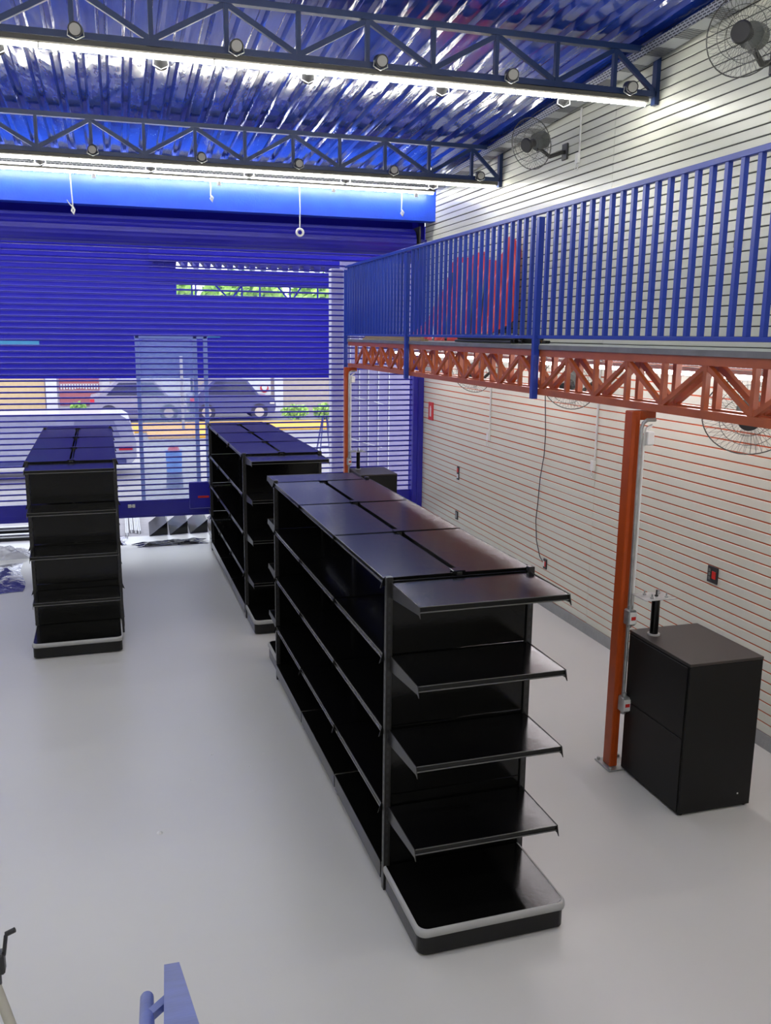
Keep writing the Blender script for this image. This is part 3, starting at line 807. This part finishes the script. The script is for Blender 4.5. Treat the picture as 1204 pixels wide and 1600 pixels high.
# ================================================================== CHECKOUT COUNTERS
def counter(x0, y0, label):
    org = (x0, y0, 0); t = empty('checkout_counter', org, 0, label, 'counter')
    w, d, h = .54, .68, 1.03
    part('body', MB().bev(0, w, 0, d, .012, h-.018, .003), 'black_wood', t)
    part('top', MB().bev(-.002, w+.002, -.002, d+.002, h-.018, h, .002), 'brown_top', t, None, 'dark brown laminate top')
    part('front_panel', MB().bev(-.006, -.0005, .02, d-.02, .02, .52, .002), 'black_wood', t)
    part('front_panel', MB().bev(-.006, -.0005, .02, d-.02, .526, h-.03, .002), 'black_wood', t)
    for fx in (.03, w-.03):
        for fy in (.03, d-.03): part('foot', MB().cyl((fx, fy, 0), (fx, fy, .014), .018, n=10), 'black', t)
    part('screw_cap', MB().cyl((w-.10, -.002, .10), (w-.10, .0, .10), .006, n=8), 'white', t)
    px, py = .10, d-.13
    p = empty('monitor_stand', (x0+px, y0+py, h), 0, 'black post with a square steel plate on top, fixed on the ' + ('near' if y0 < 8 else 'far') + ' counter', 'stand')
    part('flange', MB().cyl((0, 0, 0), (0, 0, .010), .042, n=24), 'strip', p, None, 'pale ring at the foot')
    part('post', MB().cyl((0, 0, .010), (0, 0, .262), .028, n=20), 'black', p)
    pl = part('plate', MB().bev(-.13, .11, -.08, .10, .265, .270, .001), 'galv', p, None, 'square steel plate')
    for k, (sx, sy) in enumerate(((-.06, -.04), (-.06, .05), (.05, -.04), (.05, .05), (0, 0))):
        part('bolt', MB().cyl((sx, sy, .270), (sx, sy, .30 if k < 4 else .315), .006, n=6).cyl((sx, sy, .270), (sx, sy, .28), .012, n=6), 'dark' if k == 4 else 'galv', pl)
counter(3.295, 4.345, 'black counter with dark brown top at the right, beside the near orange column')
counter(3.275, 12.00, 'black counter far away beside the shutter, behind the shelving')

# ================================================================== FOREGROUND: stair rail and tripod
a, b = Vector((.084, 2.79, .790)), Vector((.044, 1.10, 1.985))
org = tuple(a)
t = empty('stair_handrail', (a.x, a.y, 0), 0, 'worn blue stair handrail of a flat bar and a round tube at the bottom edge', 'handrail')
og = (a.x, a.y, 0)
part('flat_bar', MB().bar(a, b, .052, .075), 'stair_blue', t, og)
a2, b2 = Vector((-.004, 2.28, 1.135)), Vector((-.014, 1.139, 1.80))
part('round_tube', MB().cyl(a2, b2, .019, n=16).cyl(a2+(a2-b2).normalized()*.0, a2+(a2-b2).normalized()*.014, .019, .010, 16), 'stair_blue', t, og)
mid = a2.lerp(b2, .22); m2_ = a.lerp(b, .46)
part('connector', MB().bar(mid, Vector((a.lerp(b, .40))), .022, .022), 'stair_blue', t, og)
part('post', MB().box(a.x-.022, a.x+.022, a.y-.30, a.y-.256, 0, .98), 'stair_blue', t, og)

t = empty('work_light_tripod', (-.62, 2.45, 0), 0, 'beige metal tripod stand with a dark clamp head at the lower left edge', 'tripod')
og = (-.62, 2.45, 0)
top = Vector((-.428, 2.50, 1.16))
part('head', MB().cyl(top+Vector((-.03, 0, -.06)), top+Vector((-.02, 0, .05)), .045, .036, 14).bev(top.x-.075, top.x+.028, top.y-.02, top.y+.02, top.z-.02, top.z+.048, .006), 'dark', t, og, 'dark clamp head')
part('crank', MB().tube([top+Vector((.01, 0, .03)), top+Vector((.026, 0, .035)), top+Vector((.034, .01, .09)), top+Vector((.038, .01, .095))], .006, 8).cyl(top+Vector((.034, .01, .095)), top+Vector((.060, .01, .105)), .008, n=8), 'dark', t, og, 'dark crank lever')
part('leg', MB().cyl(top+Vector((-.01, 0, -.03)), Vector((-.07, 2.16, .0)), .0155, n=12), 'beige', t, og)
part('leg', MB().cyl(top+Vector((-.05, 0, -.03)), Vector((-.62, 2.1, .0)), .0155, n=12), 'beige', t, og)
part('leg', MB().cyl(top+Vector((-.04, .02, -.03)), Vector((-.85, 2.85, .0)), .0155, n=12), 'beige', t, og)
part('centre_column', MB().cyl(Vector((top.x-.03, top.y, .62)), top+Vector((-.03, 0, -.04)), .026, n=14), 'beige', t, og)
part('collar', MB().cyl(Vector((top.x-.03, top.y, .56)), Vector((top.x-.03, top.y, .66)), .036, n=14), 'dark', t, og)

# ================================================================== LOOSE ITEMS BY THE SHUTTER
def sheet(name, cx, cy, w, d, hgt, seed, m, label, cat, rz=0, n=26):
    rnd = random.Random(seed); ph = [rnd.uniform(0, 6.3) for _ in range(12)]
    vs = []; fs = []
    for i in range(n+1):
        for j in range(n+1):
            u, v = i/n, j/n
            e = min(1, 5*min(u, 1-u, v, 1-v))
            edge = 1+.10*math.sin(9*u+ph[0])*math.sin(7*v+ph[1])
            hh = abs(math.sin(7*u+3*v+ph[2])*math.sin(5*v-4*u+ph[3]))*.6+abs(math.sin(17*u-9*v+ph[4]))*.25+abs(math.sin(23*v+11*u+ph[5]))*.15
            x_, y_ = (u-.5)*w*edge, (v-.5)*d*edge
            vs.append((x_*math.cos(rz)-y_*math.sin(rz), x_*math.sin(rz)+y_*math.cos(rz), .003+hgt*hh*e))
    for i in range(n):
        for j in range(n):
            a_ = i*(n+1)+j; fs.append((a_, a_+n+1, a_+n+2, a_+1))
    return solo(name, MB().add(vs, fs, 0, True), m, (cx, cy, 0), label, cat, local=True)
sheet('plastic_film', -1.75, 12.52, 1.0, .50, .16, 1, 'plastic', 'crumpled clear plastic film on the floor at the far left', 'film', .1)
sheet('packing_film', -1.62, 11.35, .75, 1.4, .05, 2, 'foil', 'flat shiny silver packing film on the floor at the left edge', 'film', .1)
sheet('black_sheet', .62, 12.78, 1.0, .30, .05, 3, 'black', 'crumpled black plastic sheet on the floor before the shutter', 'sheet', .03)
sheet('plastic_film', -.27, 13.12, .55, .60, .03, 8, 'foil', 'grey plastic film on the floor between the left gondola and the profiles', 'film', 0)
for i, (x, y0) in enumerate(((.02, 13.40), (.09, 13.58), (.15, 13.55), (.20, 13.50))):
    mb = MB(); L = 1.6
    mb.box(-.022, .022, 0, L, 0, .003).box(-.022, -.019, 0, L, .003, .045).box(.019, .022, 0, L, .003, .045).box(-.022, -.008, 0, L, .045, .048).box(.008, .022, 0, L, .045, .048)
    o = solo('metal_profile', mb, 'alu', (x, y0, .0015), ['leftmost', 'second', 'third', 'rightmost'][i]+' of the shiny metal channel profiles lying under the shutter', 'profile', 'metal profiles under the shutter', local=True)
for i in range(4):
    x0 = .34+i*.30; y0 = 13.30+.02*i
    mb = MB().prism([(0, 0), (.44, .155), (.46, .150), (.47, .0)], 'x', 0, .006)
    mb = MB()
    A, B_, C_, D_ = Vector((0, 0, .004)), Vector((.27, .05, .20)), Vector((.28, 1.0, .20)), Vector((.02, 1.0, .004))
    th = Vector((.008, -.004, -.004))
    mb.add([A, B_, C_, D_, A+th, B_+th, C_+th, D_+th], [(0, 1, 2, 3), (7, 6, 5, 4), (0, 4, 5, 1), (1, 5, 6, 2), (2, 6, 7, 3), (3, 7, 4, 0)])
    mb.box(.262, .272, .06, 1.0, 0, .20)
    mb.add([A+Vector((.01, .01, 0)), B_+Vector((0, .005, -.01)), Vector((.268, .055, .004))], [(0, 1, 2)])
    solo('shelf_panel', mb, ['black', 'black_edge'], (x0, y0, 0), ['leftmost', 'second', 'third', 'rightmost'][i]+' of the tilted black shelf panels stacked under the shutter', 'panel', 'tilted black shelf panels by the shutter', local=True)
for i, y0 in enumerate((13.45, 13.62, 13.85, 14.05)):
    solo('packing_bar', MB().bev(-2.9, -.95, y0, y0+.09, .002, .05+.012*i, .005), ['black', 'alu'][i % 2], (-1.9, y0, 0),
         ['dark bar lying crosswise, nearest under the shutter at the left', 'shiny bar lying crosswise behind the nearest dark bar', 'dark bar lying crosswise farther out at the left', 'shiny bar lying crosswise, farthest out at the left'][i], 'bar', 'bars lying under the shutter at left')

# small debris on the floor
rnd = random.Random(11)
def crumb(x, y, s, m, label, cat='debris'):
    mb = MB(); n = 6; vs = [(0, 0, s*.5)]
    for k in range(n):
        r = s*rnd.uniform(.6, 1.2); vs.append((r*math.cos(k*1.05), r*math.sin(k*1.05), .0))
    mb.add(vs, [(0, 1+k, 1+(k+1) % n) for k in range(n)]+[list(range(n, 0, -1))])
    return solo('debris', mb, m, (x, y, .0005), label, cat, 'bits of debris on the floor', local=True)
crumb(.115, 5.05, .022, 'white', 'white paper scrap on the floor left of the nearest gondola')
crumb(-1.06, 5.25, .016, 'galv', 'grey scrap lying alone on the left floor')
crumb(-1.03, 5.22, .012, 'dark', 'tiny dark crumb beside the grey scrap')
for k in range(10):
    crumb(.55+rnd.uniform(-.35, .35), 6.1+rnd.uniform(-.9, .9), rnd.uniform(.006, .013), 'white', 'tiny white crumb scattered beside the nearest gondola')
for k, (x, y) in enumerate(((3.35, 7.95), (3.42, 7.9), (3.5, 7.2), (3.3, 7.5), (3.05, 6.5))):
    crumb(x, y, .012, 'wood' if k < 2 else 'white', 'tiny pale crumb on the floor by the slatwall')

# ================================================================== OUTSIDE
struct('ground', MB().box(-40, 40, 13.35, 24.0, -.15, 0), 'paving', (0, 13.35, 0), 'pale paved forecourt outside the shutter', 'pavement')
struct('road', MB().box(-40, 40, 24.0, 60, -.15, -.002), 'asphalt', (0, 24, 0), 'street beyond the forecourt', 'road')
solo('yellow_kerb', MB().bev(-1.4, 9.5, 27.6, 30.2, 0, .06, .01), 'yellow', (0, 27.6, 0), 'yellow painted kerb across the street seen through the shutter', 'kerb')

# facade fascia in front of the shop
solo('yellow_ramp', MB().bev(.75, 2.55, 25.9, 27.5, 0, .08, .01), 'yellow', (.75, 25.3, 0), 'yellow painted ramp seen through the pale blue kiosk', 'ramp')
FY = 17.9
t = empty('shop_fascia', (0, FY, 2.12), 0, 'big solid blue fascia outside, seen through the upper shutter', 'fascia')
og = (0, FY, 2.12)
part('board', MB().box(-9.0, 4.21, FY-.03, FY+.03, 2.125, 3.70), 'fascia', t, og)
part('board', MB().box(-9.0, 1.16, FY-.03, FY+.03, 3.70, 5.2), 'fascia', t, og)
part('sign_reflection', MB().box(-6.5, -1.38, FY-.05, FY-.03, 2.757, 2.822), 'cyan', t, og, 'cyan strip standing in for a sign reflection')  # thin cyan panels stand in for reflected signage
part('sign_reflection', MB().box(.72, 1.97, FY-.05, FY-.03, 2.92, 2.96), 'cyan', t, og, 'cyan strip standing in for a sign reflection')
part('top_beam', MB().box(.66, 6.5, FY-.06, FY+.05, 3.975, 4.215), 'fascia', t, og)
part('fascia_post', MB().box(-8.9, -8.75, FY-.05, FY+.06, 0, 3.0), 'fascia', t, og)
part('fascia_post', MB().box(6.3, 6.45, FY-.05, FY+.06, 0, 4.0), 'fascia', t, og)
mb = MB(); x = .66; pts = []
while x < 6.4: pts += [(x, 4.215), (x+.059, 4.215), (x+.082, 4.335), (x+.155, 4.335), (x+.178, 4.215)]; x += .217
n = len(pts); vs = [(p[0], FY-.1, p[1]) for p in pts]+[(p[0], FY+1.6, p[1]+.30) for p in pts]
mb.add(vs, [(i, i+1, n+i+1, n+i) for i in range(n-1)])
mb.box(.66, 6.4, FY-.1, FY-.06, 4.335, 5.2)
part('canopy_sheet', mb, 'fascia', t, og, 'corrugated canopy sheet')
part('lattice_rail', MB().box(1.12, 4.4, FY-.01, FY+.02, 3.935, 3.98), 'fascia', t, og)
part('lattice_rail', MB().box(1.12, 4.4, FY-.01, FY+.02, 3.825, 3.838), 'fascia', t, og)
for x0, x1 in ((1.105, 1.105), (1.16, 1.16), (1.84, 1.84), (2.11, 2.11), (2.57, 2.57), (3.0, 3.0), (1.42, 1.62), (1.86, 1.70), (2.36, 2.53), (2.76, 2.62)):
    part('lattice_bar', MB().bar((x0*1.316, FY, 3.96), (x1*1.316, FY, 3.70), .028, .028, 0, (0, 1, 0)), 'fascia', t, og)

# panel and strips standing in for a reflection at the shutter's right
t = empty('reflection_panel', (4, 14.6, 0), 0, 'lilac grey panel with thin white strips, standing in for a reflection at the right shutter', 'wall')
og = (4, 14.6, 0)
part('panel', MB().box(3.62, 5.4, 14.6, 14.7, 0, 4.2), 'lilac_reflection', t, og)
for k, x in enumerate((3.78, 3.94, 4.10, 4.28, 4.47)):
    part('white_strip', MB().box(x-.008, x+.008, 14.585, 14.6, 0, 3.0), 'white', t, og)
for k, (x0, z0, x1, z1) in enumerate(((3.85, 1.95, 4.1, 1.90), (4.2, 1.88, 4.45, 1.80), (3.78, 1.25, 3.95, 1.20), (4.0, 1.18, 4.35, 1.08))):
    part('cable', MB().bar((x0, 14.58, z0), (x1, 14.58, z1), .012, .012), 'white', t, og)
solo('grey_pillar', MB().bev(3.22, 3.42, 13.62, 13.8, 0, 4.0, .01), 'white_out', (3.32, 13.7, 0), 'pale grey pillar outside, left of the orange column', 'pillar')

# glazed kiosk
t = empty('glass_kiosk', (.9, 16.0, 0), 0, 'tall pale blue glazed kiosk outside with a solid upright on its right', 'kiosk')
og = (.9, 16.0, 0)
for x in (.34, 1.32, 1.50): part('upright', MB().bev(x-.035, x+.035, 16.0, 16.07, 0, 2.95, .005), 'pale_frame', t, og)
part('top_rail', MB().bev(.30, 1.54, 16.0, 16.07, 2.90, 2.96, .005), 'pale_frame', t, og)
part('glass_pane', MB().box(.37, 1.29, 16.02, 16.03, .02, 2.90), 'pale_blue', t, og)
part('glass_strip', MB().box(1.05, 1.10, 15.995, 16.0, 1.3, 2.6), 'white', t, og)
t = empty('blue_bin', (.98, 17.6, 0), 0, 'bright blue bin with a red lid on a dark base, seen through the shutter', 'bin')
part('body', MB().cyl((0, 0, .32), (0, 0, .74), .15, .16, 14), 'blob_blue', t)
part('lid', MB().cyl((0, 0, .74), (0, 0, .82), .12, .08, 14), 'red', t)
part('base', MB().cyl((0, 0, 0), (0, 0, .32), .17, .15, 14), 'car_dark', t)

# cars
def car(x, y, L, Hh, m, label, flip=False, boxy=False):
    t = empty('car', (x, y, 0), 0, label, 'car')
    if boxy: side = [(0, .30), (L*.97, .30), (L, .45), (L, .78), (L*.97, Hh*.92), (L*.93, Hh), (L*.10, Hh), (.02, Hh*.9), (0, .6)]
    else: side = [(0, .30), (L*.98, .30), (L, .5), (L*.98, .78), (L*.80, .90), (L*.66, Hh), (L*.28, Hh), (L*.10, .92), (.02, .86)]
    part('body', MB().prism(side, 'y', 0, 1.65), m, t)
    if boxy: win = [(L*.70, .85), (L*.93, .85), (L*.90, Hh-.12), (L*.72, Hh-.12)]
    else: win = [(L*.17, .92), (L*.77, .90), (L*.65, Hh-.06), (L*.30, Hh-.06)]
    part('side_window', MB().prism(win, 'y', -.01, 0), 'glass_dark' if not boxy else 'car_grey', t)
    part('sill_trim', MB().box(L*.05, L*.95, -.015, 0, .32, .42), 'car_dark', t)
    for wx in (.19, .80):
        wl = part('wheel', MB().cyl((L*wx, -.02, .30), (L*wx, .20, .30), .30, n=20), 'tyre', t)
        part('hubcap', MB().cyl((L*wx, -.03, .30), (L*wx, -.02, .30), .17, n=16), 'alu', wl)
        wl = part('wheel', MB().cyl((L*wx, 1.45, .30), (L*wx, 1.67, .30), .30, n=20), 'tyre', t)
    if boxy: part('tail_light', MB().box(L-.35, L-.08, -.02, 0, .60, .68), 'red', t)
    else:
        part('tail_light', MB().box(.02, .16, -.02, 0, .68, .80), 'red', t)
        part('headlight', MB().box(L-.22, L-.06, -.02, 0, .58, .68), 'white', t)
car(-3.95, 18.9, 4.25, 1.33, 'car_white', 'white van parked just outside at the left, seen through the shutter', boxy=True)
car(-.95, 31.0, 3.2, 1.40, 'car_grey', 'pale grey car across the street, seen behind the pale blue kiosk')
car(2.32, 31.0, 3.0, 1.42, 'car_dark', 'dark blue car across the street, right of the pale grey car')

# A-frame ladder
t = empty('a_frame_stand', (4.57, 20, 0), 0, 'dark folding A-frame stand outside near the orange far column', 'stand')
for s in (-1, 1):
    for d in (-.25, .25):
        part('leg', MB().bar((s*.10*.4, d*.1, 1.15), (s*.20, d, 0), .022, .03), 'car_dark', t)
part('rung', MB().bar((-.14, -.15, .45), (.14, -.15, .45), .02, .02), 'car_dark', t)
part('rung', MB().bar((-.08, -.08, .8), (.08, -.08, .8), .02, .02), 'car_dark', t)

# buildings across the street
def bld(name, x0, x1, z1, m, label, y=34.0, extra=None):
    og = ((x0+x1)/2, y, 0); t = empty(name, og, 0, label, 'building')
    part('wall', MB().box(x0, x1, y, y+4, 0, z1), m, t, og)
    if extra: extra(t, og)
    return t
def yextra(t, og):
    for k in range(10):
        part('tile_course', MB().bev(-9.5, -2.55, 33.97, 34.0, .05+k*.40, .05+k*.40+.37, .01), 'yellow_tile', t, og)
bld('yellow_building', -9.5, -2.53, 4.2, 'stucco', 'cream yellow tiled building across the street at far left', extra=yextra)
def wextra(t, og):
    part('pillar', MB().box(-2.5, -2.12, 33.8, 34, 0, 4), 'white_out', t, og)
    d = part('roller_door', MB().box(-2.05, -.67, 33.9, 34, .38, 2.6), 'door_red', t, og, 'faded red roller door')
    for k in range(9): part('door_rib', MB().box(-2.05, -.67, 33.88, 33.9, .42+k*.24, .44+k*.24), 'stucco', d, og)
    r2 = random.Random(4)
    for k in range(14):
        xx = -2.0+k*.095
        part('lettering', MB().box(xx, xx+.055, 33.87, 33.88, .95+r2.uniform(0, .04), 1.14), 'white', d, og)
    part('pillar', MB().box(-.30, -.10, 33.85, 34, 0, 3.5), 'stucco', t, og)
bld('white_building', -2.5, 2.6, 4.0, 'white_out', 'white building with a red roller door across the street', extra=wextra)
def bextra(t, og):
    part('pillar', MB().box(5.75, 6.08, 33.8, 34, 0, 3.6), 'white_out', t, og)
    part('sign_board', MB().box(3.9, 5.6, 33.8, 33.9, .70, 1.9), 'white', t, og)
    part('sign_stripe', MB().box(3.9, 5.05, 33.78, 33.8, .62, .80), 'cyan', t, og, 'cyan stripe under the sign')
    part('sign_logo', MB().cyl((5.35, 33.76, .95), (5.35, 33.79, .95), .16, n=20), 'red', t, og, 'round red and white logo')
    part('sign_logo', MB().cyl((5.35, 33.74, 1.0), (5.35, 33.77, 1.0), .11, n=20), 'white', t, og)
bld('beige_building', 2.7, 14.0, 3.6, 'stucco', 'beige walled building across the street at the right with a white sign', extra=bextra)

# greenery
def foliage(cx, cy, cz, rx, ry, rz_, n, s, seed):
    rnd = random.Random(seed); mb = MB()
    for k in range(n):
        while True:
            p = Vector((rnd.uniform(-1, 1), rnd.uniform(-1, 1), rnd.uniform(-1, 1)))
            if .3 < p.length < 1: break
        c = Vector((cx+p.x*rx, cy+p.y*ry, cz+p.z*rz_))
        a = Vector((rnd.uniform(-1, 1), rnd.uniform(-1, 1), rnd.uniform(-1, 1))).normalized(); b = a.orthogonal().normalized()
        q = a.cross(b).normalized(); ss = s*rnd.uniform(.6, 1.3)
        mb.add([c-b*ss, c+q*ss*.5, c+b*ss, c-q*ss*.5], [(0, 1, 2, 3)])
    return mb
for i, (cx, r_) in enumerate(((1.7, 1.95), (5.8, 1.95), (9.9, 1.95), (14.0, 1.95))):
    org = (cx, 42.5, 0); t = empty('tree', org, 0, ['green tree behind the white building, leftmost seen through the gap', 'green tree behind the beige building, in the middle of the gap', 'green tree seen at the right end of the gap above the fascia', 'green tree farthest right behind the beige building'][i], 'tree', 'trees beyond the street')
    part('trunk', MB().cyl((0, 0, 0), (.1, 0, 3.6), .22, .14, 10), 'bark', t)
    c = part('crown', foliage(0, 0, 4.5, r_, 1.8, 1.35, 2200, .26, 20+i), 'leaf', t)
    c['kind'] = 'stuff'
for i, (cx, cy, rr) in enumerate(((5.95, 30.8, .5), (7.05, 30.9, .45), (8.1, 30.8, .45), (-1.4, 33.0, .3))):
    org = (cx, cy, 0); t = empty('shrub', org, 0, ['low green shrub beside the white pillar', 'low green shrub, middle one before the beige wall', 'low green shrub, rightmost before the beige wall', 'small yellow green plant below the red door'][i], 'shrub', 'shrubs across the street')
    part('stem', MB().cyl((0, 0, 0), (0, 0, .3), .03, n=6), 'bark', t)
    part('leaves', foliage(0, 0, .30, rr, .25, .27, 500, .08, 40+i), 'leaf', t)['kind'] = 'stuff'
